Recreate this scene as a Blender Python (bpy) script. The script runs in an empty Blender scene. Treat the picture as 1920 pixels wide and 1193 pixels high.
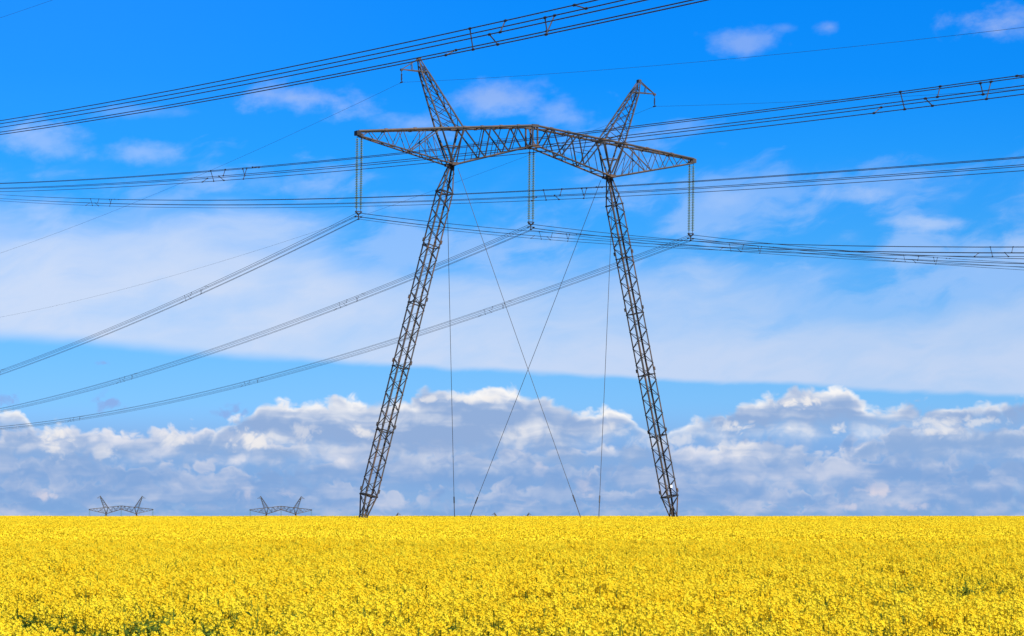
import bpy, math, random
import numpy as np
from mathutils import Vector, Matrix
random.seed(7); rng = np.random.default_rng(11)
S = bpy.context.scene
COL = S.collection
R = math.radians
EYE = 2.25                       # camera height above the near field
F = 4624.0                       # focal length in photo pixels (1920 wide)
HZ = 968.0

# ------------------------------------------------------------------ helpers
class MB:
    """collects bars, tubes, plates; build() links them as one mesh object"""
    K = 1.0                              # thickness factor for bars and tubes
    def __init__(s): s.v = []; s.f = []; s.m = []
    def face(s, idx, mi=0): s.f.append(idx); s.m.append(mi)
    def bar(s, p, q, w, h=None, up=None, mi=0):
        p = Vector(p); q = Vector(q); d = (q - p)
        if d.length < 1e-6: return
        d.normalize(); h = (h or w) * s.K; w = w * s.K
        up = Vector(up) if up else (Vector((0, 0, 1)) if abs(d.z) < .9 else Vector((0, 1, 0)))
        a = d.cross(up).normalized() * w * .5; b = a.cross(d).normalized() * h * .5
        i = len(s.v)
        for c in (p, q):
            for e in (a + b, a - b, -a - b, -a + b): s.v.append(c + e)
        for k in range(4): s.face((i + k, i + (k + 1) % 4, i + 4 + (k + 1) % 4, i + 4 + k), mi)
        s.face((i + 3, i + 2, i + 1, i), mi); s.face((i + 4, i + 5, i + 6, i + 7), mi)
    def angle(s, p, q, e1, e2, w, t=.018, mi=0):
        """an L section: two flanges from the corner line p-q along e1 and e2"""
        p = Vector(p); q = Vector(q); e1 = Vector(e1).normalized(); e2 = Vector(e2).normalized(); w *= s.K; t *= s.K
        prof = [Vector(), e1 * w, e1 * w + e2 * t, e1 * t + e2 * t, e1 * t + e2 * w, e2 * w]
        i = len(s.v)
        for c in (p, q):
            for e in prof: s.v.append(c + e)
        for k in range(6): s.face((i + k, i + (k + 1) % 6, i + 6 + (k + 1) % 6, i + 6 + k), mi)
        s.face(tuple(i + k for k in range(5, -1, -1)), mi); s.face(tuple(i + 6 + k for k in range(6)), mi)
    def tube(s, pts, r, n=6, mi=0, cap=True):
        pts = [Vector(p) for p in pts]; i = len(s.v); N = len(pts)
        for k, p in enumerate(pts):
            d = (pts[min(k + 1, N - 1)] - pts[max(k - 1, 0)]).normalized()
            up = Vector((0, 0, 1)) if abs(d.z) < .9 else Vector((0, 1, 0))
            a = d.cross(up).normalized(); b = a.cross(d).normalized()
            rr = (r[k] if isinstance(r, (list, tuple)) else r) * s.K
            for j in range(n):
                t = 2 * math.pi * j / n
                s.v.append(p + a * math.cos(t) * rr + b * math.sin(t) * rr)
        for k in range(N - 1):
            for j in range(n):
                s.face((i + k * n + j, i + k * n + (j + 1) % n, i + (k + 1) * n + (j + 1) % n, i + (k + 1) * n + j), mi)
        if cap:
            s.face(tuple(i + j for j in range(n - 1, -1, -1)), mi)
            s.face(tuple(i + (N - 1) * n + j for j in range(n)), mi)
    def box(s, c, sx, sy, sz, mat=None, mi=0):
        i = len(s.v); c = Vector(c); mat = mat or Matrix.Identity(3)
        for x in (-.5, .5):
            for y in (-.5, .5):
                for z in (-.5, .5): s.v.append(c + mat @ Vector((x * sx, y * sy, z * sz)))
        for q in ((0, 1, 3, 2), (4, 6, 7, 5), (0, 4, 5, 1), (2, 3, 7, 6), (0, 2, 6, 4), (1, 5, 7, 3)):
            s.face(tuple(i + k for k in q), mi)
    def mesh(s, name, mats):
        me = bpy.data.meshes.new(name)
        me.from_pydata([tuple(v) for v in s.v], [], s.f)
        for m in (mats if isinstance(mats, (list, tuple)) else [mats]): me.materials.append(m)
        me.polygons.foreach_set('material_index', s.m)
        me.update(); return me
    def build(s, name, mats, parent=None):
        o = bpy.data.objects.new(name, s.mesh(name, mats)); COL.objects.link(o)
        if parent: o.parent = parent
        return o

def tag(o, label=None, cat=None, group=None, kind=None):
    if label: o['label'] = label
    if cat: o['category'] = cat
    if group: o['group'] = group
    if kind: o['kind'] = kind
    return o
def empty(name, loc=(0, 0, 0), rz=0):
    o = bpy.data.objects.new(name, None); COL.objects.link(o)
    o.location = loc; o.rotation_euler = (0, 0, rz); o.empty_display_size = .5
    return o
def copy_tree(o, parent=None):
    c = o.copy(); COL.objects.link(c)
    if parent: c.parent = parent
    for ch in list(o.children): copy_tree(ch, c)
    return c

# ------------------------------------------------------------------ node expression helper
class NT:
    def __init__(s, tree): s.t = tree; s.n = tree.nodes; s.l = tree.links
    def new(s, kind, **kw):
        n = s.n.new(kind)
        for k, v in kw.items(): setattr(n, k, v)
        return n
    def put(s, sock, v):
        if isinstance(v, E): s.l.new(v.o, sock)
        elif isinstance(v, (tuple, list)): sock.default_value = tuple(v)
        else: sock.default_value = v
    def math(s, op, a, b=0.0, c=None, clamp=False):
        n = s.new('ShaderNodeMath', operation=op, use_clamp=clamp)
        s.put(n.inputs[0], a); s.put(n.inputs[1], b)
        if c is not None: s.put(n.inputs[2], c)
        return E(s, n.outputs[0])
    def xyz(s, x, y, z=0.0):
        n = s.new('ShaderNodeCombineXYZ')
        for i, v in enumerate((x, y, z)): s.put(n.inputs[i], v)
        return E(s, n.outputs[0])
    def noise(s, vec, scale=1.0, detail=6, rough=.55, lac=2.0, dist=0.0, color=False, dim='3D'):
        n = s.new('ShaderNodeTexNoise', noise_dimensions=dim)
        s.put(n.inputs['Vector'], vec); s.put(n.inputs['Scale'], scale); s.put(n.inputs['Detail'], detail)
        s.put(n.inputs['Roughness'], rough); s.put(n.inputs['Lacunarity'], lac); s.put(n.inputs['Distortion'], dist)
        return E(s, n.outputs['Color' if color else 'Fac'])
    def voro(s, vec, scale=1.0, smooth=.6, rand=1.0):
        n = s.new('ShaderNodeTexVoronoi', feature='SMOOTH_F1')
        s.put(n.inputs['Vector'], vec); s.put(n.inputs['Scale'], scale); s.put(n.inputs['Smoothness'], smooth)
        s.put(n.inputs['Randomness'], rand)
        return E(s, n.outputs['Distance'])
    def ss(s, a, lo, hi, top=1.0):
        n = s.new('ShaderNodeMapRange', interpolation_type='SMOOTHSTEP')
        s.put(n.inputs[0], a); s.put(n.inputs[1], lo); s.put(n.inputs[2], hi); n.inputs[3].default_value = 0; n.inputs[4].default_value = top
        return E(s, n.outputs[0])
    def mix(s, f, a, b, mode='MIX'):
        n = s.new('ShaderNodeMix', data_type='RGBA', blend_type=mode); n.clamp_factor = True
        s.put(n.inputs[0], f)
        for sk, v in ((n.inputs[6], a), (n.inputs[7], b)):
            s.put(sk, (tuple(v) + (1,))[:4] if isinstance(v, (tuple, list)) else v)
        return E(s, n.outputs[2])
    def ramp(s, f, stops, interp='LINEAR'):
        if not isinstance(stops[0][1], (tuple, list)):                       # a number: float curve
            n = s.new('ShaderNodeFloatCurve'); cu = n.mapping.curves[0]; n.mapping.extend = 'HORIZONTAL'; n.mapping.use_clip = False
            pts = stops if stops[0][0] <= 0 else [(0, stops[0][1])] + stops
            if pts[-1][0] < 1: pts = pts + [(1, pts[-1][1])]
            cu.points[0].location = pts[0]; cu.points[-1].location = pts[-1]
            for p in pts[1:-1]: cu.points.new(*p)
            for p in cu.points: p.handle_type = 'AUTO_CLAMPED'
            n.mapping.update()
            s.put(n.inputs['Value'], f); n.inputs['Factor'].default_value = 1
            return E(s, n.outputs[0])
        n = s.new('ShaderNodeValToRGB'); cr = n.color_ramp; cr.interpolation = interp
        while len(cr.elements) < len(stops): cr.elements.new(.5)
        for e, (p, c) in zip(cr.elements, stops):
            e.position = p; e.color = (c, c, c, 1) if not isinstance(c, (tuple, list)) else tuple(c) + (1,)
        s.put(n.inputs[0], f)
        return E(s, n.outputs[0])
    def vadd(s, a, b, op='ADD'):
        n = s.new('ShaderNodeVectorMath', operation=op); s.put(n.inputs[0], a); s.put(n.inputs[1], b)
        return E(s, n.outputs[0])
class E:
    def __init__(s, nt, o): s.nt = nt; s.o = o
    def __add__(s, b): return s.nt.math('ADD', s, b)
    def __radd__(s, b): return s.nt.math('ADD', b, s)
    def __sub__(s, b): return s.nt.math('SUBTRACT', s, b)
    def __rsub__(s, b): return s.nt.math('SUBTRACT', b, s)
    def __mul__(s, b): return s.nt.math('MULTIPLY', s, b)
    def __rmul__(s, b): return s.nt.math('MULTIPLY', b, s)
    def __truediv__(s, b): return s.nt.math('DIVIDE', s, b)
    def max(s, b): return s.nt.math('MAXIMUM', s, b)
    def min(s, b): return s.nt.math('MINIMUM', s, b)
    def clamp(s): return s.nt.math('ADD', s, 0.0, clamp=True)
    def abs(s): return s.nt.math('ABSOLUTE', s, 0)

def lin(r, g, b):
    f = lambda c: (c / 255 / 12.92) if c <= 10 else ((c / 255 + .055) / 1.055) ** 2.4
    return (f(r), f(g), f(b))

# ------------------------------------------------------------------ light and sky
SUN_EL, SUN_AZ = 44.0, 148.0          # azimuth clockwise from the view direction (+Y): behind the camera, to the right
sl = bpy.data.lights.new('sun', 'SUN'); sl.energy = 5.0; sl.angle = R(.53); sl.color = (1, .95, .87)
so = bpy.data.objects.new('sun', sl); COL.objects.link(so)
sd = Vector((math.sin(R(SUN_AZ)) * math.cos(R(SUN_EL)), math.cos(R(SUN_AZ)) * math.cos(R(SUN_EL)), math.sin(R(SUN_EL))))
so.rotation_euler = sd.to_track_quat('Z', 'Y').to_euler(); so.location = (0, 0, 60)

W = bpy.data.worlds.new('World'); S.world = W; W.use_nodes = True
nt = NT(W.node_tree)
for n in list(nt.n): nt.n.remove(n)
STR = .1
EXPO = .45                        # exposure; the sky colours are divided by it
bg = nt.new('ShaderNodeBackground'); bg.inputs[1].default_value = STR
wo = nt.new('ShaderNodeOutputWorld'); nt.l.new(bg.outputs[0], wo.inputs[0])
sky = nt.new('ShaderNodeTexSky', sky_type='NISHITA')
sky.sun_disc = False; sky.sun_elevation = R(SUN_EL); sky.sun_rotation = R(SUN_AZ)
sky.altitude = 150; sky.air_density = 1; sky.dust_density = .3; sky.ozone_density = 2.0
SKY = E(nt, sky.outputs[0])

def clouds(nt, SKY):
    tc = nt.new('ShaderNodeTexCoord')
    sp = nt.new('ShaderNodeSeparateXYZ'); nt.l.new(tc.outputs['Generated'], sp.inputs[0])
    x, y, z = (E(nt, sp.outputs[i]) for i in range(3))
    az = nt.math('ARCTAN2', x, y)
    hyp = nt.math('SQRT', x * x + y * y)
    X = az * 46.85 + 9.6                      # azimuth, about 1.24 degrees per unit
    Y = (z / hyp.max(.02)) * 46.24            # height above the horizon, same unit
    def N(u, v, det=5, rough=.56): return nt.noise(nt.xyz(u, v), 1.0, det, rough, dim='2D')
    # ---- clear sky, graded by elevation
    g = nt.ramp(Y / 20.0, GRADE)
    base = nt.mix(1.0, SKY, g, 'MULTIPLY')
    gg = GAIN / 2 ** EXPO
    col = nt.mix(1.0, base, (gg, gg, gg), 'MULTIPLY')
    k = 1 / STR / 2 ** EXPO
    def C(r, g, b): return tuple(c * k for c in lin(r, g, b))
    col = nt.mix((1.0 - nt.ss(X, 0.0, 12.0)) * nt.ss(Y, 5.5, 8.0) * .12, col, C(90, 170, 250))   # paler towards the left
    # ---- high thin sheet with a sharp lower edge, and wisps above it
    warp = N(X * .5 + 3.1, Y * .5, 2); warp2 = N(X * .5 + 17.7, Y * .5, 2)
    xs = X + (warp - .5) * 1.1; ys = Y - X * .1 + (warp2 - .5) * .7
    st = N(xs * .20 + 5., ys * .75, 6)                                   # streaks
    st2 = N(xs * .45 + 9., ys * 1.1 - X * .10, 6, .58)
    yb = 3.12 - X * .0505 + (warp - .5) * .14 + (st2 - .5) * .22
    edge_w = .15 + nt.ss(9.0 - X, 0.0, 9.0) * .22
    low = nt.ss(Y - yb, 0.0, edge_w)
    ytop = nt.ramp(X / 19.2, [(0, .535), (.08, .52), (.18, .55), (.28, .53), (.36, .455), (.44, .41), (.55, .42), (.65, .42), (.78, .40), (.9, .395), (1, .42)]) * 10.0
    body = 1.0 - nt.ss(Y - ytop + (st - .5) * 3.6 + (st2 - .5) * 1.6, -1.0, .75)
    sheet = low * body * (.93 + (st2 - .5) * .75 + (st - .5) * .4)
    hi = nt.ss(st2 * .6 + st * .55 - nt.ramp(Y / 10.0, [(0, .9), (.3, .52), (.5, .535), (.62, .57), (.72, .63), (.8, .72), (.95, .9)]), 0.0, .17)
    wisp = hi * low * .26
    col = nt.mix(wisp.clamp(), col, C(190, 212, 248))
    veil = nt.ss(Y, 3.0, 4.4) * (1.0 - nt.ss(Y, 5.0, 6.9)) * nt.ss(st2 + (st - .5) * .8, .36, .70)
    col = nt.mix(veil.clamp() * .27, col, C(190, 212, 250))
    sc = nt.mix(nt.ss(X, 0.0, 19.0), C(206, 222, 249), C(196, 214, 244))
    col = nt.mix(sheet.clamp() * .93, col, sc)
    # individual small clouds high up (x, y, half width, half height, density)
    fl = N(X * 1.4 + 21., Y * 2.2, 6, .58)
    fj = (fl - .5) * 1.4 + (st2 - .5) * 1.5
    tot = None
    def ell(cx, cy, rx, ry, after):
        # 'after' has no weight: it only makes the blobs evaluate one by one
        XY = nt.xyz(X, Y, after if after is not None else 0.0)
        m = nt.new('ShaderNodeVectorMath', operation='MULTIPLY_ADD'); nt.put(m.inputs[0], XY)
        m.inputs[1].default_value = (1 / rx, 1 / ry, 0); m.inputs[2].default_value = (-cx / rx, -cy / ry, 0)
        ln = nt.new('ShaderNodeVectorMath', operation='LENGTH'); nt.l.new(m.outputs[0], ln.inputs[0])
        return E(nt, ln.outputs['Value'])
    for (cx, cy, rx, ry, d) in HIGH:
        q = ell(cx, cy, rx, ry, tot)
        e = nt.ss(fj - q, -1.05, .15, d) * nt.ss(q, 1.9, .9)
        tot = e if tot is None else tot.max(e)
    col = nt.mix(tot.clamp() * .70, col, nt.mix(nt.ss(Y, 7.3, 8.0), C(198, 216, 248), C(180, 199, 238)))
    # ---- cumulus bank
    wx = (N(X * 1.1 + 40., Y * 1.5, 3) - .5) * .38; wy = (N(X * 1.1 + 61., Y * 1.5, 3) - .5) * .38
    def billow(u, v):
        """rounded lumps with creases between them, about 0..1"""
        a = (N(u, v, 0) - .5).abs() * 2.0; b = (N(u * 2.1 + 7., v * 2.1, 0) - .5).abs() * 2.0; c_ = (N(u * 4.3, v * 4.3 + 5., 1) - .5).abs() * 2.0
        return a * .75 + b * .5 + c_ * .32
    P = {}
    def puff(seed, sc):
        if (seed, sc) not in P:
            u = X * sc + wx * sc + seed; v = Y * sc * 1.2 + wy * sc + seed * .37
            P[(seed, sc)] = billow(u, v) * .85 + N(u * 3.0, v * 3.0, 4, .6) * .36 - .09
        return P[(seed, sc)]
    def row(col, top, yb, seed, sc, amp, rim, dark, lit, op=1.0, fade=.12, rw=.6):
        """one row of clouds: top = silhouette height, yb = base height"""
        p = puff(seed, sc)
        d = top - Y + (p - .5) * amp                          # depth below the silhouette
        a = nt.ss(d, -.03, .14) * nt.ss(Y - yb + (p - .5) * .4, -fade, fade)
        u = X * sc * .48 + wx + seed; v = Y * sc * 1.1 + wy
        n1 = N(u, v, 3, .5); n2 = N(u - .10, v + .34, 3, .5)  # slope of the cloud's surface towards the sun
        rm = nt.ss(N(X * .9 + seed * 3.1, Y * .5, 2), .36, .58) * .8 + .2          # the sunlit rim comes and goes
        sk = N(X * .30 + seed, Y * 3.2 + wy * 2.0, 3)                             # flat streaks of the bases
        l = (1.0 - nt.ss(d, .0, rim)) * rm * rw + (n1 - n2) * 1.6 + (p - .5) * .5 + (n1 - .5) * .8 + (sk - .5) * 1.1
        c = nt.mix(nt.ss(l, -.30, .95), dark, lit)
        return nt.mix(a.clamp() * op, col, c)
    def puffs(col, lst, lit, seed, sc, amt):
        p = (puff(seed, sc) - .45) * 1.7; t = None
        for (cx, cy, rx, ry, d) in lst:
            q = ell(cx, cy, rx, ry, t)
            e = nt.ss(p - q, -.95, -.1, d) * nt.ss(q, 1.75, .45)
            t = e if t is None else t.max(e)
        return nt.mix(t.clamp() * amt, col, lit)
    band = nt.ramp(Y / 3.0, [(0, lin(142, 180, 226)), (.25, lin(126, 168, 222)), (.8, lin(136, 182, 240)), (1, lin(140, 190, 246))])
    band = nt.mix(1.0, band, (k, k, k), 'MULTIPLY')
    col = nt.mix((1.0 - nt.ss(Y, 1.2, 2.2)) * .9, col, band)
    cv = lambda s, f: N(X * f + s * 5.1, s * 1.7, 2) - .5
    # far rows first
    col = row(col, cv(3., .5) * .7 + .38, -.6, 3.3, 2.0, .6, .25, C(126, 168, 220), C(200, 206, 228), .85)
    col = row(col, cv(7., .33) * 1.2 + .74, .12, 8.1, 1.3, .7, .3, C(128, 166, 218), C(204, 211, 231), .85, .22)
    col = puffs(col, LOWP, C(224, 218, 229), 12., 1.9, .9)
    col = row(col, cv(11., .3) * 1.2 + 1.15, .50, 15.7, 1.0, .75, .32, C(130, 167, 218), C(212, 217, 234), .9, .28)
    top2 = nt.ramp(X / 19.2, TOP2) * 2.6
    col = row(col, top2, .98, 27.1, 1.15, .48, .28, C(142, 174, 219), C(240, 238, 243), .96, .3, .8)
    top1 = nt.ramp(X / 19.2, TOP1) * 2.6
    yb1 = nt.ramp(X / 19.2, [(0, .60), (.1, .62), (.22, .55), (.4, .40), (.5, .42), (.58, .5), (.62, .60), (.7, .56), (.8, .60), (1, .62)]) * 2.6
    col = row(col, top1, yb1, 33.9, 1.1, .38, .30, C(146, 174, 217), C(253, 250, 248), .97, .35, .95)
    col = puffs(col, MIDP, C(246, 242, 240), 12., 1.9, .85)
    # stray dark scraps in the blue band
    col = puffs(col, [(1.93, 2.83, .22, .07, .7), (2.05, 2.08, .38, .22, .9), (4.3, 1.95, .42, .16, .8), (.12, 2.1, .35, .2, .8)], C(140, 168, 226), 12., 1.9, .8)
    return col
HIGH = [(5.75, 7.8, 1.5, .42, .85), (9.35, 7.85, 1.0, .38, .78), (10.6, 7.5, .75, .38, .55), (7.7, 7.35, .8, .25, .5),
        (14.0, 8.85, 1.0, .3, .62), (15.6, 9.1, .33, .18, .6), (14.75, 9.1, .3, .12, .3), (18.9, 9.1, 1.2, .45, .95), (11.5, 7.3, .6, .2, .15),
        (2.4, 7.5, 1.2, .15, .25), (.8, 6.9, 1.3, .40, .62), (2.6, 6.75, .9, .30, .6), (16.1, 5.95, .8, .16, .55), (17.6, 5.4, 1.2, .2, .7),
        (13.7, 5.9, .6, .3, .4), (5.0, 6.25, 1.4, .3, .3), (19.4, 4.9, 1.0, .5, .5), (7.6, 5.9, .9, .25, .35)]
LOWP = [(16.4, .52, .55, .16, 1), (14.9, .55, .2, .12, .6), (10.1, .85, .25, .3, .7), (11.0, .55, .22, .4, .75), (4.55, .6, .3, .35, .55), (.9, .38, .28, .13, .75), (7.7, .95, .7, .13, .4), (5.3, .42, .25, .15, .5),
        (1.9, .75, .25, .3, .4), (15.9, .18, .35, .1, .6), (17.1, .2, .5, .13, .5), (12.5, .5, .4, .25, .45), (8.9, .55, .6, .2, .35)]
MIDP = [(4.6, 1.42, .42, .3, 1), (1.05, 1.5, .3, .35, .95), (1.0, 1.2, .4, .2, .7), (3.3, 1.45, .4, .22, .6), (6.8, 1.55, .35, .17, .85), (13.9, 1.63, .35, .16, .85), (15.75, 1.62, .25, .2, .8), (17.6, 1.62, .6, .25, .65),
        (2.0, 1.15, .35, .2, .4), (5.7, 1.6, .4, .25, .5), (11.6, 1.65, .4, .16, .5), (12.5, 1.4, .8, .2, .5), (15.0, 2.12, .5, .16, 1), (9.0, 2.2, .8, .12, .8), (8.0, 2.18, .3, .1, .7), (13.8, 1.3, .7, .2, .4), (9.6, 1.55, .5, .16, .35), (18.4, 1.75, .8, .12, .6)]
TOP2 = [(0, .62), (.05, .645), (.09, .66), (.13, .63), (.17, .655), (.205, .63), (.235, .655), (.26, .58), (.32, .53), (.37, .60), (.40, .46), (.5, .42), (.58, .54), (.62, .55), (.70, .54), (.74, .58), (.82, .5), (.86, .62), (.93, .66), (1, .67)]
TOP1 = [(0, .80), (.02, .77), (.06, .45), (.19, .45), (.205, .60), (.24, .765), (.28, .835), (.33, .86), (.38, .86), (.42, .90), (.46, .93), (.50, .915), (.53, .865), (.555, .80), (.58, .80), (.60, .81), (.625, .69), (.645, .60),
        (.66, .66), (.69, .74), (.73, .81), (.765, .90), (.79, .935), (.82, .915), (.85, .82), (.88, .785), (.93, .78), (.955, .82), (.98, .84), (1, .83)]
GRADE = [(0.0, (.21, .35, .72)), (.085, (.171, .344, .695)), (.135, (.148, .342, .655)), (.185, (.123, .34, .65)), (.26, (.064, .33, .672)),
         (.335, (.026, .325, .725)), (.41, (.009, .312, .772)), (.485, (.006, .318, .80)), (1.0, (.1, .36, .72))]; GAIN = 2.0
grp = bpy.data.node_groups.new('sky_and_clouds', 'ShaderNodeTree')        # built as a group first: much faster to link
grp.interface.new_socket('Sky', in_out='INPUT', socket_type='NodeSocketColor')
grp.interface.new_socket('Color', in_out='OUTPUT', socket_type='NodeSocketColor')
gt = NT(grp); gi = grp.nodes.new('NodeGroupInput'); go = grp.nodes.new('NodeGroupOutput')
gt.put(go.inputs[0], clouds(gt, E(gt, gi.outputs[0])))
gn = nt.new('ShaderNodeGroup'); gn.node_tree = grp
nt.l.new(sky.outputs[0], gn.inputs[0]); nt.l.new(gn.outputs[0], bg.inputs[0])
W.cycles.sampling_method = 'MANUAL'; W.cycles.sample_map_resolution = 512

# ------------------------------------------------------------------ camera (level, with a vertical shift: the frame is a crop)
cam = bpy.data.cameras.new('camera'); co = bpy.data.objects.new('camera', cam); COL.objects.link(co)
cam.sensor_width = 36; cam.sensor_fit = 'HORIZONTAL'; cam.lens = 36 * F / 1920
cam.shift_y = (HZ - 1193 / 2) / 1920
cam.clip_start = .5; cam.clip_end = 60000
co.location = (0, 0, EYE); co.rotation_euler = (R(90), 0, 0)
S.camera = co
S.view_settings.view_transform = 'Standard'; S.view_settings.look = 'None'
S.view_settings.exposure = EXPO; S.view_settings.gamma = 1

# ------------------------------------------------------------------ materials
def mat(name, base, rough=.6, metal=0.0, noise=None, spec=.4):
    """principled material; noise = (scale, second colour, lo, hi) mixes in weathering"""
    m = bpy.data.materials.new(name); m.use_nodes = True
    t = NT(m.node_tree); b = m.node_tree.nodes['Principled BSDF']
    b.inputs['Roughness'].default_value = rough; b.inputs['Metallic'].default_value = metal
    b.inputs['Specular IOR Level'].default_value = spec
    b.inputs['Base Color'].default_value = tuple(base) + (1,)
    if noise:
        tc = t.new('ShaderNodeTexCoord'); v = E(t, tc.outputs['Object'])
        n = t.noise(v, noise[0], 5, .6)
        t.put(b.inputs['Base Color'], t.mix(t.ss(n, noise[2], noise[3]), base, noise[1]))
        t.put(b.inputs['Roughness'], rough - .15 + n * .3)
    return m
M_STEEL = mat('weathered_steel', (.058, .050, .045), .6, .1, (.9, (.115, .066, .038), .46, .66))
M_WEB = mat('shade_dark_weathered_steel', (.016, .016, .017), .65, .1, (.8, (.032, .024, .020), .48, .70))  # shade on the web members is put into the base colour; noise is weathering
M_STEEL2 = mat('galvanised_steel', (.066, .060, .057), .55, .3, (1.3, (.10, .066, .045), .5, .68))
M_CABLE = mat('aluminium_cable', (.030, .033, .040), .6, .2)
M_GUY = mat('guy_cable', (.055, .055, .055), .6, .4)
M_CLAMP = mat('clamp_metal', (.04, .04, .045), .55, .4)
M_GLASS = mat('insulator_glass', (.12, .24, .205), .16, 0, None, .6)
M_SIGN = mat('white_enamel', (.82, .82, .80), .35)
M_CONC = mat('concrete', (.33, .32, .30), .9, 0, (3, (.25, .24, .22), .4, .6))

# ------------------------------------------------------------------ terrain
PZ = [-30000, -200, 0, 18, 60, 100, 150, 200, 240, 300, 420, 700, 980, 1297, 1465, 3000, 8000, 30000]
PH = [-30, -1.0, 0.0, 0.0, .15, .33, .55, .76, .88, .935, -.3, -10.0, -18.9, -29.56, -38.0, -72, -90, -150]
def ground(x, y):
    """height of the soil: rises gently to a crest 300 m out, then falls away"""
    y = np.asarray(y, float)
    i = np.clip(np.searchsorted(PZ, y) - 1, 0, len(PZ) - 2)
    p0 = np.take(PZ, i).astype(float); p1 = np.take(PZ, i + 1).astype(float)
    h0 = np.take(PH, i).astype(float); h1 = np.take(PH, i + 1).astype(float)
    sl = np.gradient(np.array(PH, float), np.array(PZ, float))
    m0 = np.take(sl, i); m1 = np.take(sl, i + 1); d = p1 - p0; t = (y - p0) / d
    t2 = t * t; t3 = t2 * t
    return (2 * t3 - 3 * t2 + 1) * h0 + (t3 - 2 * t2 + t) * d * m0 + (-2 * t3 + 3 * t2) * h1 + (t3 - t2) * d * m1
def gz(x, y): return float(ground(x, y))

def build_ground():
    ys = np.concatenate([-np.geomspace(30000, 40, 14), np.arange(-30, 330, 6.), np.arange(330, 800, 15.), np.geomspace(800, 30000, 40)])
    xs = np.concatenate([-np.geomspace(30000, 130, 16), np.arange(-120, 121, 20.), np.geomspace(130, 30000, 16)])
    XX, YY = np.meshgrid(xs, ys); ZZ = ground(XX, YY)
    v = np.stack([XX.ravel(), YY.ravel(), ZZ.ravel()], 1); n = len(xs)
    f = [(r * n + c, r * n + c + 1, (r + 1) * n + c + 1, (r + 1) * n + c) for r in range(len(ys) - 1) for c in range(n - 1)]
    me = bpy.data.meshes.new('ground'); me.from_pydata(v.tolist(), [], f)
    m = bpy.data.materials.new('field_soil'); m.use_nodes = True
    t = NT(m.node_tree); b = m.node_tree.nodes['Principled BSDF']; b.inputs['Roughness'].default_value = .95
    tc = t.new('ShaderNodeTexCoord'); vv = E(t, tc.outputs['Object'])
    sp = t.new('ShaderNodeSeparateXYZ'); t.l.new(tc.outputs['Object'], sp.inputs[0])
    near = t.mix(t.ss(t.noise(vv, 2.2, 6, .65), .38, .62), (.035, .05, .012), (.09, .075, .04))
    far = t.mix(t.ss(t.noise(vv, .02, 6, .6), .4, .6), (.62, .46, .02), (.30, .30, .03))
    t.put(b.inputs['Base Color'], t.mix(t.ss(E(t, sp.outputs[1]), 330., 420.), near, far))
    me.materials.append(m)
    o = bpy.data.objects.new('ground', me); COL.objects.link(o)
    for p in me.polygons: p.use_smooth = True
    tag(o, kind='structure')
build_ground()

# ------------------------------------------------------------------ tower frame: u along the crossarm, v along the line (away), z up
TH = R(29.0)
CU = Vector((math.cos(TH), math.sin(TH), 0)); DV = Vector((-math.sin(TH), math.cos(TH), 0))
TC = Vector((1.8, 226.0, 0))
def TP(u, v, h):                         # h above the eye -> world
    return TC + CU * u + DV * v + Vector((0, 0, h + EYE))

# Tower geometry, local: x = u, y = v, z above the soil at the tower
TZ = gz(1.8, 226.0)                      # soil height at the tower centre
def hl(h): return h + EYE - TZ           # photo height above the eye -> local z
LEAN_V = 1.5

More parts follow.
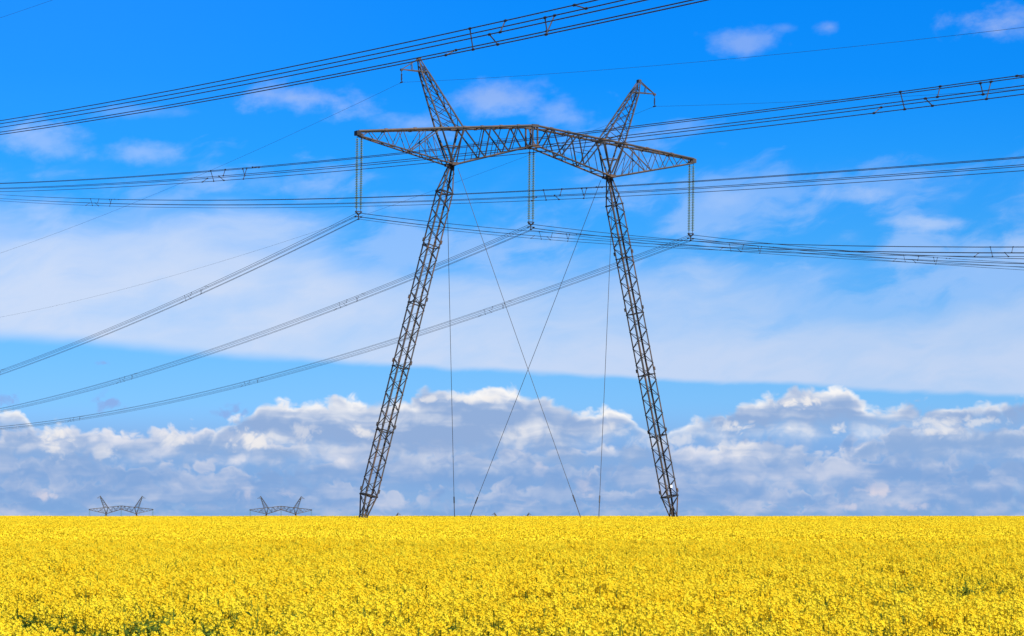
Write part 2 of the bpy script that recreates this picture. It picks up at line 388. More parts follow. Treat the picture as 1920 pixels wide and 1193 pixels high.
def leg_mesh(side):
    """square lattice mast, pointed at both ends; side -1 left, +1 right"""
    mb = MB()
    top = Vector((8.3 * side, 0, hl(31.6))); bot = Vector(((-17.15 if side < 0 else 15.95), LEAN_V * .3, .25))
    ax = top - bot; L = ax.length; an = ax.normalized()
    e2 = Vector((0, 1, 0)); e1 = e2.cross(an).normalized(); e2 = an.cross(e1).normalized()
    if e1.x < 0: e1 = -e1; e2 = -e2
    if e2.y < 0: e2 = -e2
    t0 = 3.1 / L; t1 = 1 - 2.6 / L
    def half(t):
        if t < t0: return .10 + (.60 - .10) * t / t0
        if t > t1: return .22 + (.60 - .22) * (1 - t) / (1 - t1)
        return .60
    def P(t, a, b): return bot + ax * t + e1 * a * half(t) + e2 * b * half(t)
    corners = ((-1, -1), (1, -1), (1, 1), (-1, 1))
    for a, b in corners:
        ts = [0, t0, t1, 1]
        for k in range(3):
            mb.angle(P(ts[k], a, b), P(ts[k + 1], a, b), -e1 * a, -e2 * b, .135, .022)
    # zigzag lacing on the four faces
    tt = [0, t0 * .36, t0 * .68, t0]
    m = int((t1 - t0) * L / .78)
    tt += [t0 + (t1 - t0) * (i + 1) / m for i in range(m)]
    tt += [t1 + (1 - t1) * .36, t1 + (1 - t1) * .7, 1]
    for k in range(len(tt) - 1):
        for fi in range(4):
            (a0, b0), (a1, b1) = corners[fi], corners[(fi + 1) % 4]
            w = .078
            if (k + fi) % 2: (a0, b0), (a1, b1) = (a1, b1), (a0, b0)
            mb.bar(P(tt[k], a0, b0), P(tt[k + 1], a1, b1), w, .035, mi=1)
    # ring frames
    rings = [t0, t1] + [t0 + (t1 - t0) * q for q in (.21, .42, .63, .82)]
    for t in rings:
        big = t in (t0, t1)
        for fi in range(4):
            (a0, b0), (a1, b1) = corners[fi], corners[(fi + 1) % 4]
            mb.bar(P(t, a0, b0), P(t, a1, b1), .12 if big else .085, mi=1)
        if big: mb.bar(P(t, -1, -1), P(t, 1, 1), .07)
    # splice plates on the chords
    for q in (.0, .21, .42, .63, .82):
        for a, b in corners: mb.bar(P(t0 + (t1 - t0) * (q + .012), a, b), P(t0 + (t1 - t0) * (q + .024), a, b), .15, .15)
    # foot and head castings
    mb.bar(bot - an * .25, bot + an * .35, .30)
    mb.bar(top - an * .35, top + an * .3, .40, mi=1)
    return mb, bot, an, e1, e2

HB = 1.3 / 2                             # half depth of the crossarm box
def topz(u):
    u = abs(u); return hl(35.72 - 1.78 * u / 17.6)
def depth(u):
    u = abs(u); return HB if u <= 9.6 else HB - (HB - .22) * (u - 9.6) / (17.6 - 9.6)
def botz(u):
    u = abs(u)
    if u <= 8.3: return hl(33.92 - (33.92 - 31.58) * u / 8.3)
    return hl(31.58 + (33.55 - 31.58) * (u - 8.3) / (17.6 - 8.3))

def crossarm_mesh():
    mb = MB()
    def T(u, s): return Vector((u, s * depth(u), topz(u)))
    def B(u, s): return Vector((u, s * depth(u), botz(u)))
    for sd in (-1, 1):
        for s in (-1, 1):
            us = [0, 2.6, 5.2, 7.3, 9.6, 12.2, 15.0, 17.6]
            for a, b in zip(us, us[1:]): mb.tube([T(sd * a, s), T(sd * b, s)], .105, 8)
            ub = [0, 3.0, 6.0, 8.3]
            for a, b in zip(ub, ub[1:]): mb.tube([B(sd * a, s), B(sd * b, s)], .085, 7)
            mb.tube([B(sd * 8.3, s), B(sd * 17.45, s)], .075, 7)
            # inner half: steep posts and long diagonals, light sub-members between
            tn = [.42, 1.9, 4.6, 7.4]; bn = [.72, 2.75, 5.2, 8.15]
            for i in range(1, 4):
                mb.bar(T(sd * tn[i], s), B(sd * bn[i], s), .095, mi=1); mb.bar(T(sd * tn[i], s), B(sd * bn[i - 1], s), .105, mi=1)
            for i in (1, 2):
                m1 = T(sd * tn[i + 1], s).lerp(B(sd * bn[i], s), .5)
                mb.bar(m1, B(sd * (bn[i] + bn[i + 1]) / 2, s), .05, mi=1); mb.bar(m1, T(sd * tn[i], s).lerp(B(sd * bn[i], s), .5), .045, mi=1)
            mb.bar(T(sd * 9.6, s), B(sd * 8.35, s), .095, mi=1)
            # outer arm: main strut and light zigzag
            mb.bar(T(sd * 9.6, s), B(sd * 12.6, s), .085)
            un = [9.6, 10.3, 11.0, 11.7, 12.4]
            mid = T(sd * 9.6, s).lerp(B(sd * 12.6, s), .55)
            mb.bar(mid, B(sd * 10.0, s), .05); mb.bar(mid, B(sd * 11.2, s), .05)
            mb.bar(T(sd * 9.6, s).lerp(B(sd * 12.6, s), .3), B(sd * 9.2, s), .045)
            mb.bar(T(sd * 9.6, s).lerp(B(sd * 12.6, s), .3), B(sd * 10.0, s), .045)
            uu = [12.6 + i * .78 for i in range(7)]
            for i in range(6):
                p, q = (B, T) if i % 2 == 0 else (T, B)
                mb.bar(p(sd * uu[i], s), q(sd * uu[i + 1], s), .05)
            mb.bar(T(sd * 11.2, s), B(sd * 12.6, s), .05); mb.bar(T(sd * 11.2, s), mid, .045)
            # centre posts
            mb.bar(T(sd * .25, s), B(sd * .25, s), .13)
        # lacing between the two frames, on the top and the bottom
        uu = [i * .98 for i in range(18)]
        for i in range(17):
            s = 1 if i % 2 else -1
            mb.bar(T(sd * uu[i], s), T(sd * uu[i + 1], -s), .05)
            mb.bar(B(sd * uu[i], s), B(sd * uu[i + 1], -s), .055, mi=1)
        for u in (1.75, 3.55, 5.5, 7.3, 9.6, 12.2, 15.0): mb.bar(T(sd * u, -1), T(sd * u, 1), .075)
        for u in (2.6, 4.6, 6.6, 8.3, 10.2, 12.6, 15.2): mb.bar(B(sd * u, -1), B(sd * u, 1), .07)
        for u in (1.75, 3.55, 5.5): mb.bar(T(sd * u, -1), B(sd * u, 1), .045, mi=1)
        for u in (1.75, 3.55, 5.5, 7.3, 9.6, 12.2, 15.0):          # gusset sleeves on the top chord
            for s in (-1, 1): mb.tube([T(sd * (u - .14), s), T(sd * (u + .14), s)], .15, 8)
        # end plates
        mb.box((sd * 17.62, 0, (topz(17.6) + botz(17.6)) / 2 + .02), .40, .60, .40, mi=1 if sd < 0 else 0)
        mb.bar(Vector((sd * 17.3, -.3, botz(17.6) + .12)), Vector((sd * 17.3, .3, botz(17.6) + .12)), .16)
        for s in (-1, 1): mb.bar(B(sd * 8.0, s), B(sd * 8.6, s), .26)
        mb.bar(B(sd * 8.3, -1), B(sd * 8.3, 1), .24)
    for s in (-1, 1):
        mb.bar(T(-.34, s), T(.34, s), .26); mb.bar(B(-.34, s), B(.34, s), .22)
    mb.bar(B(0, -1), B(0, 1), .2); mb.bar(T(0, -1), B(0, 1), .07); mb.bar(T(0, 1), B(0, -1), .07)
    return mb

def peak_mesh(sd):
    """the horn: narrow on the leg head, widest at the top chord, tapering to an outward tip with a small arm"""
    mb = MB()
    lv = [(hl(32.0), 8.25, 8.42, .30), (hl(34.82), 7.3, 9.6, HB), (hl(39.75), 10.75, 11.45, .26), (hl(40.85), 11.55, 11.62, .16)]
    def P(t, a, b):                       # t in level index units
        i = min(int(t), 2); f = t - i
        z0, a0, b0, d0 = lv[i]; z1, a1, b1, d1 = lv[i + 1]
        u = (a0 + (a1 - a0) * f) if a < 0 else (b0 + (b1 - b0) * f)
        return Vector((sd * u, b * (d0 + (d1 - d0) * f), z0 + (z1 - z0) * f))
    cs = ((-1, -1), (1, -1), (1, 1), (-1, 1))
    for a, b in cs:
        for i in range(3):
            p, q = P(i, a, b), P(i + .9999, a, b)
            mb.bar(p, q, (.12, .12, .085)[i])
    tt = [0.0, .5, 1.0] + [1 + k / 5 for k in range(1, 6)] + [2.5, 2.9999]
    for k in range(2, len(tt) - 2):
        for fi in range(4):
            (a0, b0), (a1, b1) = cs[fi], cs[(fi + 1) % 4]
            w = .052
            mb.bar(P(tt[k], a0, b0), P(tt[k + 1], a1, b1), w, mi=1)
            if fi in (0, 2): mb.bar(P(tt[k], a1, b1), P(tt[k + 1], a0, b0), w * .85, mi=1)
    for t in (1.0, 2.0, .45):
        for fi in range(4):
            (a0, b0), (a1, b1) = cs[fi], cs[(fi + 1) % 4]
            mb.bar(P(t, a0, b0), P(t, a1, b1), .08)
    tip = Vector((sd * 13.3, 0, hl(39.78)))
    for b in (-1, 1):
        mb.bar(P(2, -1, b), tip, .085); mb.bar(P(2.9999, 1, b), tip, .075); mb.bar(P(2, 1, b), P(2.9999, 1, b), .07)
        mb.bar(P(2.9999, 1, b).lerp(tip, .42), P(2, 1, b).lerp(tip, .42), .05)
    mb.box((sd * 11.58, 0, hl(40.87)), .30, .42, .22)
    mb.box((sd * 13.3, 0, hl(39.74)), .2, .22, .2)
    return mb

def guy_mesh(side, sv):
    """from the leg head to the ground on one side of the line; thick anchor rod and turnbuckle at the foot"""
    a = Vector(({(-1, 1): -8.65, (-1, -1): -7.75, (1, 1): 7.55, (1, -1): 8.6}[(side, sv)], .25 * sv, hl(31.3)))
    at_eye = {(-1, 1): (-1.8, 11.8), (-1, -1): (-1.8, -11.8), (1, 1): (0.0, 11.95), (1, -1): (0.0, -11.95)}[(side, sv)]
    e = Vector((at_eye[0], at_eye[1], hl(0.0)))
    d = (e - a).normalized(); end = e + d * ((e.z - .12) / -d.z)
    rod0 = end - d * 3.1
    cable = MB(); pts = []
    for i in range(15):
        t = i / 14; p = a.lerp(rod0, t); p.z -= 4 * .16 * t * (1 - t); pts.append(p)
    cable.tube(pts, .026, 6)
    rod = MB(); rod.tube([rod0 - d * .1, end], .040, 6); rod.tube([rod0 - d * .3, rod0 + d * .35], .062, 8); rod.tube([end - d * .9, end - d * .45], .08, 8)
    return cable, rod, end

def build_tower(tk=1.0):
    MB.K = tk
    root = empty('power_tower', (TC.x, TC.y, TZ), TH)
    for sd in (-1, 1):
        mb, bot, an, e1, e2 = leg_mesh(sd)
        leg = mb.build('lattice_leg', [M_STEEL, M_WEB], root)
        ft = MB(); ft.tube([(bot.x, bot.y, -.3), (bot.x, bot.y, .12)], .55, 14); ft.tube([(bot.x, bot.y, .12), (bot.x, bot.y, .3)], [.3, .2], 12)
        ft.build('footing', M_CONC, leg)
        if sd > 0:
            pl = MB(); c = bot + an * 4.1 + e1 * -.05 + e2 * -.72
            pl.box(c, .22, .03, .26)
            p = pl.build('number_plate', M_SIGN, leg)
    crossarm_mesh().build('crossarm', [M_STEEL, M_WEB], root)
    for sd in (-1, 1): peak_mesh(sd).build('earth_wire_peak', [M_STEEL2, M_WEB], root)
    for sd in (-1, 1):
        for sv in (1, -1):
            c, r, end = guy_mesh(sd, sv)
            g = c.build('guy_wire', M_GUY, root); r.build('anchor_rod', M_GUY, g)
    MB.K = 1.0
    return root
TOWERS = 'guyed portal towers of the power lines'
tower = tag(build_tower(), 'big rusty lattice portal tower with two leaning legs, nearest of the towers', 'power tower', TOWERS)

# ------------------------------------------------------------------ insulators
def lathe(mb, prof, c, n=10, mi=0):
    i = len(mb.v)
    for r, z in prof:
        for j in range(n):
            t = 2 * math.pi * j / n; mb.v.append(Vector((c[0] + r * math.cos(t), c[1] + r * math.sin(t), c[2] + z)))
    for k in range(len(prof) - 1):
        for j in range(n): mb.face((i + k * n + j, i + k * n + (j + 1) % n, i + (k + 1) * n + (j + 1) % n, i + (k + 1) * n + j), mi)
def disc_string(mb, x, z0, L, pitch=.155, r=.16):
    n = int(L / pitch); mb.tube([(x, 0, z0 + .3), (x, 0, z0 - L - .2)], .03, 6, mi=1)
    for k in range(n):
        z = z0 - k * pitch
        lathe(mb, [(.045, 0), (.06, -.04), (r, -.075), (r * .98, -.095), (.06, -.085), (.045, -.13)], (x, 0, z), 10, 0)
PENT = [(math.sin(a) * .30, math.cos(a) * .30) for a in (R(36), R(-36), R(108), R(-108), R(180))]  # two on top, two at the sides, one below
INS_L = 6.35
def build_insulators():
    """double string: hangs from (0,0,0) down to the bundle at -7.15"""
    root = empty('insulator_set', (0, 0, 0))
    for x in (-.21, .21):
        mb = MB(); disc_string(mb, x, -.3, INS_L); mb.build('insulator_string', [M_GLASS, M_CLAMP], root)
    y = MB(); z = -.3 - INS_L - .12
    y.bar((-.30, 0, z), (.02, 0, z - .28), .07, .2, (0, 1, 0)); y.bar((.30, 0, z), (-.02, 0, z - .28), .07, .2, (0, 1, 0))
    y.bar((-.32, 0, z + .02), (.32, 0, z + .02), .09, .07); y.bar((0, 0, z - .2), (0, 0, z - .62), .07)
    y.bar((-.29, 0, z - .42), (.29, 0, z - .42), .05)
    y.build('yoke_plate', M_CLAMP, root)
    for dx, dz in PENT:
        c = MB(); c.tube([(dx, -.20, -7.15 + dz), (dx, -.08, -7.15 + dz + .01), (dx, .08, -7.15 + dz + .01), (dx, .20, -7.15 + dz)], [.03, .06, .06, .03], 8)
        c.bar((dx, 0, -7.15 + dz), (dx * .75, 0, -7.15 + dz * .6 + .03), .04); c.build('suspension_clamp', M_CLAMP, root)
    return root
INS = 'double glass insulator strings under the crossarms'
ins = []
hang = [(-17.45, 33.62), (0.0, 33.70), (17.45, 33.62)]
txt = ['twin glass insulator strings hanging from the left crossarm end of the big tower', 'twin glass insulator strings hanging from the middle of the big tower crossarm', 'twin glass insulator strings hanging from the right crossarm end of the big tower']
proto_ins = build_insulators()
for k, (u, h) in enumerate(hang):
    o = proto_ins if k == 0 else copy_tree(proto_ins)
    p = TP(u, 0, h); o.location = p; o.rotation_euler = (0, 0, TH)
    o.rotation_euler = (Matrix.Rotation(TH, 3, 'Z') @ Matrix.Rotation(.012, 3, 'Y')).to_euler()
    tag(o, txt[k], 'insulator', INS); ins.append(o)
EI = 'short insulators of the earth wires'
def build_earth_ins():
    root = empty('earth_wire_insulator', (0, 0, 0))
    mb = MB(); mb.tube([(0, 0, 0), (0, 0, -1.05)], .03, 6)
    for k in range(5): lathe(mb, [(.04, 0), (.05, -.04), (.10, -.08), (.05, -.09), (.04, -.14)], (0, 0, -.3 - k * .12), 10)
    mb.build('disc_stack', M_CLAMP, root)
    c = MB(); c.tube([(0, -.3, -1.1), (0, -.12, -1.07), (0, .12, -1.07), (0, .3, -1.1)], [.03, .07, .07, .03], 8); c.build('wire_clamp', M_CLAMP, root)
    return root
pe = build_earth_ins()
for k, sd in enumerate((-1, 1)):
    o = pe if k == 0 else copy_tree(pe)
    o.location = TP(13.3 * sd, 0, 39.70); o.rotation_euler = (0, 0, TH)
    tag(o, ['thin short insulator hanging from the tip of the left horn of the big tower', 'thin short insulator hanging from the tip of the right horn of the big tower'][k], 'insulator', EI)

# ------------------------------------------------------------------ far towers (copies, square to the view)
FAR = [(227.5, 1297.0, -30.3, 'small distant lattice tower at the far left, its crossarm just above the yellow field'),
       (527.0, 1297.0, -30.5, 'small distant lattice tower nearer the big left leg, its crossarm just above the yellow field'),
       (713.5, 1465.0, -38.9, 'tiny tower peak poking over the field just right of the big left leg foot'),
       (959.5, 1465.0, -38.9, 'two tiny tower peaks poking over the field between the crossed guy wires')]
far_tower = build_tower(1.25)                                   # the older, heavier-membered kind
for i, (px, z, dz, lab) in enumerate(FAR):
    t = far_tower if i == 0 else copy_tree(far_tower)
    rz = TH
    gzz = TZ + dz
    t.location = ((px - 960) / F * z, z, gzz); t.rotation_euler = (0, 0, rz)
    tag(t, lab, 'power tower', TOWERS)
    if i < 2:
        for k, (u, h) in enumerate(hang):
            o = copy_tree(proto_ins)
            o.location = t.location + Matrix.Rotation(rz, 3, 'Z') @ Vector((u, 0, hl(h))); o.rotation_euler = (0, 0, rz)
            w = ('left end', 'middle', 'right end')[k]
            tag(o, 'tiny insulator strings under the %s of the distant crossarm %s' % (w, ('at far left', 'nearer the big leg')[i]), 'insulator', INS)

# ------------------------------------------------------------------ conductors
def fit(pts, deg, w0=None):
    a = np.array(pts, float); w = np.ones(len(a))
    if w0: w[0] = w0
    return np.polyfit(a[:, 0], a[:, 1], deg, w=w)
HA_L = fit([(0, 26.5), (23, 24.3), (36, 22.85), (45, 22.4), (55.5, 21.0), (64, 20.86), (74, 20.3), (79, 19.15), (104, 18.2), (110, 17.2), (160, 15.85), (175, 15.2), (217, 15.3)], 2, 20)
HA_R = fit([(0, 26.5), (-13.2, 24.46), (-28, 22.2), (-34, 21.25), (-74.2, 16.5), (-87.7, 15.1)], 2, 20)
HB_ = fit([(-139.7, 12.9), (-136, 13.15), (-122.5, 14.1), (-108, 15.1), (-95, 16.35), (-75.7, 18.0), (-56.5, 19.6), (-40, 21.5), (-5.3, 25.5), (17.5, 28.4)], 2)
def h_a(v): return float(np.polyval(HA_L if v >= 0 else HA_R, v))
def h_b(v): return float(np.polyval(HB_, v))
HB1 = fit([(-95.02, 16.43), (-110.56, 15.07), (-122.51, 14.1), (-132.0, 13.38), (-135.98, 13.1), (-139.71, 12.84), (-144.35, 12.54), (-147.06, 12.36), (-149.5, 12.21)], 2)
def h_b1(v):
    return float(np.polyval(HB1, v)) if v > -150 else float(np.polyval(HB1, -150)) + (h_b(v) - h_b(-150))
VA = [float(v) for v in list(np.arange(-300, -12, 6)) + list(np.arange(-12, 12.1, 2)) + list(np.arange(18, 431, 6))]
VB = [float(v) for v in np.arange(-320, 61, 4)]
RODS = [(0.0, 2, 4), (1.6, 1, 4), (3.0, 3, 4), (3.6, 1, 3), (5.1, 0, 2), (5.6, 0, 4), (7.2, 0, 1)]
BUND = 'bundles of five conductors with spacers'
def bundle(u, hf, vs, spacer_v, label, r, roll=0.0):
    pent = [(math.sin(R(a + roll)) * .30, math.cos(R(a + roll)) * .30) for a in (36, -36, 108, -108, 180)]
    c0 = TP(u, vs[0], hf(vs[0]))
    root = empty('conductor_bundle', c0)
    def pt(v, k): return TP(u, v, hf(v)) + CU * pent[k][0] + Vector((0, 0, pent[k][1])) - c0
    for k in range(5):
        mb = MB(); mb.tube([pt(v, k) for v in vs], r, 6); mb.build('conductor', M_CABLE, root)
    for vc in spacer_v:
        for dv, i, j in RODS:
            v = vc + 3.4 - dv; a = pt(v, i); b = pt(v, j)
            mb = MB(); mb.tube([a, b], .017, 6)
            for e in (a, b):
                mb.tube([e - DV * .07, e - DV * .03, e + DV * .03, e + DV * .07], [.022, .037, .037, .022], 8)
            mb.build('spacer', M_CLAMP, root)
    tag(root, label, 'power cables', BUND)
SA = [-87.1, -34.3, 39.5, 107.0, 178.0, 250.0]
for u, lab in ((-17.5, 'five cable bundle clamped under the left insulator strings of the big tower'),
               (0.0, 'five cable bundle clamped under the middle insulator strings of the big tower'),
               (17.5, 'five cable bundle clamped under the right insulator strings of the big tower')):
    bundle(u, h_a, VA, SA, lab, .0175)
UB = -62.0
bundle(UB - 17.5, h_b1, VB, [-139.4, -205.0], 'topmost five cable bundle, leaving through the top edge above the left horn', .0165, 8.0)
bundle(UB, h_b, VB, [-77.6, -135.8, -200.0], 'five cable bundle crossing the big crossarm at the height of its web', .0155)
bundle(UB + 17.5, h_b, VB, [-8.8, -82.2, -150.0], 'five cable bundle crossing both legs just under the big crossarm', .0155)

def earth_wire(u, pts_l, pts_r, label, r=.011):
    fl = fit(pts_l, 2, 20); fr = fit(pts_r, 2, 20)
    hf = lambda v: float(np.polyval(fl if v >= 0 else fr, v))
    c0 = TP(u, VA[0], hf(VA[0]))
    o = MB(); o.tube([TP(u, v, hf(v)) - c0 for v in VA], r, 5)
    ob = o.build('earth_wire', M_CABLE); ob.location = c0
    return tag(ob, label, 'earth wire', 'thin single earth wires')
earth_wire(-13.3, [(0, 38.62), (32.9, 36.84), (45, 36.28), (74, 35.26), (118, 34.4)], [(0, 38.62), (-20.3, 36.0), (-56.7, 31.76), (-77, 29.65), (-83, 29.15)], 'thin wire clamped under the left horn tip of the big tower')
earth_wire(13.3, [(0, 38.62), (29.4, 36.74), (39.6, 36.5), (65, 34.93), (95, 34.0), (203, 33.1)], [(0, 38.62), (-18.6, 36.23), (-41, 33.57), (-83, 29.3)], 'thin wire clamped under the right horn tip of the big tower')
def near_earth_wire():
    u = UB + 13.3
    c0 = TP(u, -300, 40)
    hf = lambda v: 41.6 + .075 * (v - 4) + .00012 * (v - 4) ** 2
    mb = MB(); mb.tube([TP(u, v, hf(v)) - c0 for v in VB], .010, 5)
    ob = mb.build('earth_wire', M_CABLE); ob.location = c0
    tag(ob, 'thin wire cutting across the top left corner of the photo', 'earth wire', 'thin single earth wires')
near_earth_wire()

# ------------------------------------------------------------------ rapeseed
def leaf_mat(name, c1, c2, trans, var):
    m = bpy.data.materials.new(name); m.use_nodes = True
    t = NT(m.node_tree)
    for n in list(t.n): t.n.remove(n)
    out = t.new('ShaderNodeOutputMaterial'); mx = t.new('ShaderNodeMixShader'); mx.inputs[0].default_value = trans
    d = t.new('ShaderNodeBsdfDiffuse'); tr = t.new('ShaderNodeBsdfTranslucent')
    oi = t.new('ShaderNodeObjectInfo'); tc = t.new('ShaderNodeTexCoord')
    n = t.noise(E(t, tc.outputs['Object']), 9.0, 1, .5)
    f = (E(t, oi.outputs['Random']) - .5) * var + n
    c = t.mix(t.ss(f, .2, .8), c1, c2)
    t.put(d.inputs[0], c); t.put(tr.inputs[0], c)
    t.l.new(d.outputs[0], mx.inputs[1]); t.l.new(tr.outputs[0], mx.inputs[2]); t.l.new(mx.outputs[0], out.inputs[0])
    return m
M_PETAL = leaf_mat('rapeseed_petals', (.90, .615, .020), (.93, .715, .034), .32, .5)
M_BUD = leaf_mat('rapeseed_buds', (.42, .36, .02), (.30, .30, .025), .15, .5)
M_GREEN = leaf_mat('rapeseed_leaves', (.12, .19, .028), (.17, .25, .040), .4, .6)
MATS = [M_PETAL, M_BUD, M_GREEN]

def rvec(): return Vector((random.gauss(0, 1), random.gauss(0, 1), random.gauss(0, 1))).normalized()
def quad(mb, c, n, sx, sy, mi):
    n = Vector(n).normalized(); a = n.cross(Vector((.3, .5, .8))).normalized()
    ang = random.uniform(0, 6.28); b = n.cross(a)
    a, b = a * math.cos(ang) + b * math.sin(ang), b * math.cos(ang) - a * math.sin(ang)
    i = len(mb.v)
    mb.v += [c + a * sx, c + b * sy, c - a * sx, c - b * sy]
    mb.face((i, i + 1, i + 2, i + 3), mi)
def raceme(mb, top, lean, s, full=True, flowers=15):
    """flower head: a dome of four-petalled flowers round a knot of buds, on a stem"""
    ax = (Vector((0, 0, 1)) + lean).normalized()
    r = .034 * s
    if full:
        for k in range(flowers):
            t = (k + .5) / flowers; ph = k * 2.4 + random.uniform(-.4, .4)
            zz = .012 - .085 * t ** 1.1; rr = r * (.35 + .75 * t ** .6) * random.uniform(.85, 1.15)
            p = top + Vector((rr * math.cos(ph), rr * math.sin(ph), 0)) + ax * zz * s
            n = (Vector((math.cos(ph), math.sin(ph), .9 - .7 * t)) + rvec() * .35).normalized()
            q = .0135 * s * random.uniform(.85, 1.2)
            a = n.cross(Vector((.2, .3, .9))).normalized(); b = n.cross(a)
            an = random.uniform(0, 1.57); a, b = a * math.cos(an) + b * math.sin(an), b * math.cos(an) - a * math.sin(an)
            # two crossed petal pairs, cupped
            for e, g in ((a, b), (b, -a)):
                i = len(mb.v)
                mb.v += [p - n * .003, p + e * q + g * q * .55 + n * .004, p + e * q * 1.25 + n * .006, p + e * q - g * q * .55 + n * .004]
                mb.face((i, i + 1, i + 2, i + 3), 0)
                i = len(mb.v)
                mb.v += [p - n * .003, p - e * q + g * q * .55 + n * .004, p - e * q * 1.25 + n * .006, p - e * q - g * q * .55 + n * .004]
                mb.face((i, i + 3, i + 2, i + 1), 0)
    nb = 4 if full else 7
    for k in range(nb):
        ph = k * 2.4; p = top + Vector((.007 * math.cos(ph), .007 * math.sin(ph), .012 + .006 * (k % 2)))
        quad(mb, p, Vector((math.cos(ph), math.sin(ph), 1)), .008 * s, .006 * s, 1)
def stem(mb, p, q, r):
    p = Vector(p); q = Vector(q); d = (q - p).normalized(); a = d.cross(Vector((.9, .1, .2))).normalized(); b = a.cross(d)
    i = len(mb.v)
    for c, rr in ((p, r), (q, r * .6)):
        for j in range(3):
            t = j * 2.094; mb.v.append(c + a * math.cos(t) * rr + b * math.sin(t) * rr)
    for j in range(3): mb.face((i + j, i + (j + 1) % 3, i + 3 + (j + 1) % 3, i + 3 + j), 2)
def leaf(mb, p, az, L, wd, droop):
    d = Vector((math.cos(az), math.sin(az), 0)); s = Vector((-math.sin(az), math.cos(az), 0)); i = len(mb.v)
    for k, (t, w) in enumerate(((0, .25), (.5, 1), (1, .15))):
        c = p + d * L * t + Vector((0, 0, L * (.35 * t - droop * t * t)))
        mb.v += [c + s * wd * w, c - s * wd * w]
    for k in (0, 2): mb.face((i + k, i + k + 1, i + k + 3, i + k + 2), 2)
def plant(green=False, H=1.25):
    mb = MB(); nb = random.randint(5, 6) if not green else random.randint(4, 5)
    Hm = H * (random.uniform(.93, 1.05) if not green else random.uniform(.87, .95))
    stem(mb, (0, 0, 0), (0, 0, Hm * .96), .009)
    for k in range(nb):
        az = k * 2.4 + random.uniform(-.3, .3); rad = 0 if k == 0 else random.uniform(.08, .20)
        top = Vector((rad * math.cos(az), rad * math.sin(az), Hm * (1 if k == 0 else random.uniform(.86, 1.0))))
        base = Vector((0, 0, Hm * random.uniform(.5, .7)))
        mid = base.lerp(top, .55) + Vector((math.cos(az), math.sin(az), 0)) * .03
        stem(mb, base, mid, .005); stem(mb, mid, top, .004)
        raceme(mb, top, Vector((math.cos(az), math.sin(az), 0)) * .2, random.uniform(.95, 1.35), (not green) or k == 0, random.randint(15, 21) if not green else 6)
        for j in range(2 if not green else 6):                 # pods and small leaves on the stem below the head
            pz = top.lerp(mid, .2 + .12 * j); leaf(mb, pz, az + j * 2.1, random.uniform(.05, .09), .009, .1)
    for j in range(9 if not green else 22):
        leaf(mb, Vector((0, 0, Hm * (random.uniform(.35, .85) if not green else random.uniform(.5, .96)))), random.uniform(0, 6.28), random.uniform(.12, .26), random.uniform(.02, .045), random.uniform(.2, .7))
    return mb
def far_patch(size=2.0, n=190):
    """2 m square of crop for the distance: each flower head only a few petals"""
    mb = MB()
    for k in range(n):
        x = random.uniform(-size / 2, size / 2); y = random.uniform(-size / 2, size / 2); z = 1.25 * random.uniform(.84, 1.04); s = random.uniform(1.0, 1.5)
        c = Vector((x, y, z))
        for j in range(6):
            ph = j * 1.05; n_ = Vector((math.cos(ph), math.sin(ph), random.uniform(-.2, .9)))
            quad(mb, c + Vector((math.cos(ph) * .028, math.sin(ph) * .028, random.uniform(-.06, .01))) * s, n_ + rvec() * .4, .027 * s, .022 * s, 0)
        quad(mb, c + Vector((0, 0, .014)), (0, 0, 1), .009, .009, 1)
        if k % 3 == 0: stem(mb, (x, y, z - .35), (x, y, z - .06), .005)
        if k % 5 == 0: leaf(mb, c - Vector((0, 0, random.uniform(.06, .22))), random.uniform(0, 6.28), .14, .03, .4)
    return mb

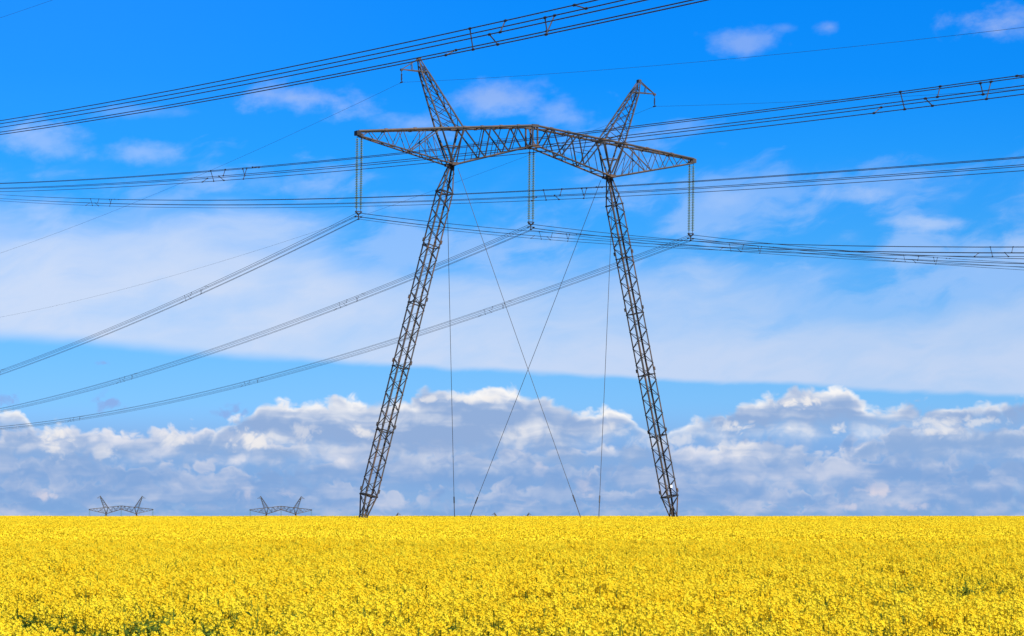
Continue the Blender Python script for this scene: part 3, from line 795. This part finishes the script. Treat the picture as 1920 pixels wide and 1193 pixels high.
def build_crop():
    src = bpy.data.collections.new('crop_source')
    protos = [plant() for _ in range(9)] + [plant(True) for _ in range(4)] + [far_patch() for _ in range(4)]
    NF, NG, NP = 9, 4, 4
    for i, mb in enumerate(protos):
        o = bpy.data.objects.new('crop_plant.%03d' % i, mb.mesh('crop_plant.%03d' % i, MATS)); src.objects.link(o)
    SPLIT, END = 78.0, 335.0
    half = lambda y: .2135 * y + 5.0
    # value noise for height, gaps
    def vnoise(x, y, sc, seed):
        g = np.random.default_rng(seed).random((256, 256))
        u = x / sc; v = y / sc; i = np.floor(u).astype(int); j = np.floor(v).astype(int); fu = u - i; fv = v - j
        fu = fu * fu * (3 - 2 * fu); fv = fv * fv * (3 - 2 * fv)
        q = lambda a, b: g[a % 256, b % 256]
        return (q(i, j) * (1 - fu) + q(i + 1, j) * fu) * (1 - fv) + (q(i, j + 1) * (1 - fu) + q(i + 1, j + 1) * fu) * fv
    # near: single plants
    st = .272; ys = np.arange(14, SPLIT, st); xs = np.arange(-30, 30, st)
    XX, YY = np.meshgrid(xs, ys); x = XX.ravel() + rng.uniform(-.16, .16, XX.size); y = YY.ravel() + rng.uniform(-.16, .16, XX.size)
    k = np.abs(x) < half(y); x = x[k]; y = y[k]; n = len(x)
    px = 960 + F * x / y
    hn = vnoise(x, y, 1.1, 1) * .6 + vnoise(x, y, .45, 2) * .4
    # thin places: broken wheel tracks that run along the drilling direction, and scattered poor spots
    gap = np.zeros(n)
    for (cx, cy, wx, ly, str_) in GAPS:
        cx *= .72; cy *= .72; wx *= 1.15; ly *= .62
        dd = ((x - cx - (y - cy) * cx / cy) / wx) ** 2 + ((y - cy) / ly) ** 2     # furrows
        gap = np.maximum(gap, np.exp(-dd) * str_)
    g2 = vnoise(x, y * .45, .55, 5) * .55 + vnoise(x, y * .45, 1.9, 6) * .45
    nearer = np.clip((46 - y) / 30, 0, 1)                      # the open, thinner edge of the field
    green = (gap * 1.05 + (g2 - .5) * 1.1 + rng.uniform(-.28, .28, n) + nearer * .17) > .31
    idx = np.where(green, NF + rng.integers(0, NG, n), rng.integers(0, NF, n))
    scl = (.88 + .20 * hn + rng.uniform(-.045, .045, n)) * (1 - .16 * gap)
    z = ground(x, y)
    keep = np.ones(n, bool)
    P = [np.stack([x, y, z], 1)[keep]]; I = [idx[keep]]; SC = [scl[keep]]; RT = [rng.uniform(0, 6.283, n)[keep]]
    # far: patches
    s = 1.7; ys = np.arange(SPLIT - .2, END, s); xs = np.arange(-82, 82, s)
    XX, YY = np.meshgrid(xs, ys); x = XX.ravel() + rng.uniform(-.2, .2, XX.size); y = YY.ravel() + rng.uniform(-.2, .2, XX.size)
    k = np.abs(x) < half(y) + 3; x = x[k]; y = y[k]; n = len(x)
    P.append(np.stack([x, y, ground(x, y)], 1)); I.append(NF + NG + rng.integers(0, NP, n)); SC.append(.95 + .08 * vnoise(x, y, 4, 9) + rng.uniform(-.015, .015, n)); RT.append(rng.uniform(0, 6.283, n))
    P = np.concatenate(P); I = np.concatenate(I); SC = np.concatenate(SC); RT = np.concatenate(RT); n = len(P)
    me = bpy.data.meshes.new('rapeseed_crop'); me.vertices.add(n); me.vertices.foreach_set('co', P.astype('f').ravel())
    for nm, ty, dat in (('idx', 'INT', I.astype('i')), ('scl', 'FLOAT', SC.astype('f'))):
        at = me.attributes.new(nm, ty, 'POINT'); at.data.foreach_set('value', dat)
    rot = np.zeros((n, 3), 'f'); rot[:, 2] = RT; rot[:, 0] = rng.normal(0, .05, n); rot[:, 1] = rng.normal(0, .05, n)
    rot[I >= NF + NG, :2] = 0
    at = me.attributes.new('rot', 'FLOAT_VECTOR', 'POINT'); at.data.foreach_set('vector', rot.ravel())
    o = bpy.data.objects.new('rapeseed_crop', me); COL.objects.link(o)
    for m in MATS: me.materials.append(m)
    gn = bpy.data.node_groups.new('crop_scatter', 'GeometryNodeTree')
    gn.interface.new_socket('Geometry', in_out='INPUT', socket_type='NodeSocketGeometry'); gn.interface.new_socket('Geometry', in_out='OUTPUT', socket_type='NodeSocketGeometry')
    nd = gn.nodes; a = nd.new('NodeGroupInput'); b = nd.new('NodeGroupOutput')
    ci = nd.new('GeometryNodeCollectionInfo'); ci.inputs['Collection'].default_value = src; ci.inputs['Separate Children'].default_value = True; ci.inputs['Reset Children'].default_value = True
    ip = nd.new('GeometryNodeInstanceOnPoints'); ip.inputs['Pick Instance'].default_value = True
    def attr(nm, ty):
        q = nd.new('GeometryNodeInputNamedAttribute'); q.data_type = ty; q.inputs['Name'].default_value = nm; return q.outputs['Attribute']
    L = gn.links.new
    L(a.outputs[0], ip.inputs['Points']); L(ci.outputs[0], ip.inputs['Instance']); L(attr('idx', 'INT'), ip.inputs['Instance Index'])
    e2r = nd.new('FunctionNodeEulerToRotation'); L(attr('rot', 'FLOAT_VECTOR'), e2r.inputs[0]); L(e2r.outputs[0], ip.inputs['Rotation'])
    L(attr('scl', 'FLOAT'), ip.inputs['Scale']); L(ip.outputs[0], b.inputs[0])
    md = o.modifiers.new('scatter', 'NODES'); md.node_group = gn
    tag(o, 'dense yellow flowering rapeseed crop covering the whole field', 'rapeseed', kind='stuff')
# thin places as (x, y, half width, half length, strength), laid out on the soil in metres
GAPS = [(-7.0, 36.5, .22, 4.2, 1.0), (-6.2, 34.0, .16, 3.0, .8), (-5.75, 33.0, .16, 3.0, .9), (-5.3, 35.5, .2, 3.0, .7), (-4.95, 33.5, .22, 4.0, 1.0), (-4.4, 36.0, .3, 2.6, .6), (-4.0, 33.5, .2, 3.6, 1.0), (-3.5, 34.5, .2, 3.0, .7), (-3.1, 32.0, .16, 3.0, .6),
        (7.6, 49.0, .3, 5.0, .8), (8.2, 52.0, .35, 6.0, .9), (8.9, 49.0, .3, 5.0, .9), (9.5, 51.0, .3, 5.5, .95), (10.1, 50.0, .3, 5.0, .9), (7.0, 50.5, .3, 4.0, .7), (6.7, 40, .2, 4, .5),
        (.3, 29.0, .35, 1.6, .9), (.9, 28.6, .3, 1.4, .9), (1.7, 29.0, .2, 1.8, .7), (2.9, 29.0, .2, 1.6, .7), (4.6, 29.2, .35, 2.0, .9), (5.6, 29.0, .3, 1.8, .9), (-1.7, 29.5, .14, 1.8, .8), (-.3, 32.0, .12, 2.4, .7), (-5.2, 29.0, .25, 1.2, .6), (-.9, 36, .15, 3.0, .5), (1.6, 38, .18, 3.4, .5)]
build_crop()
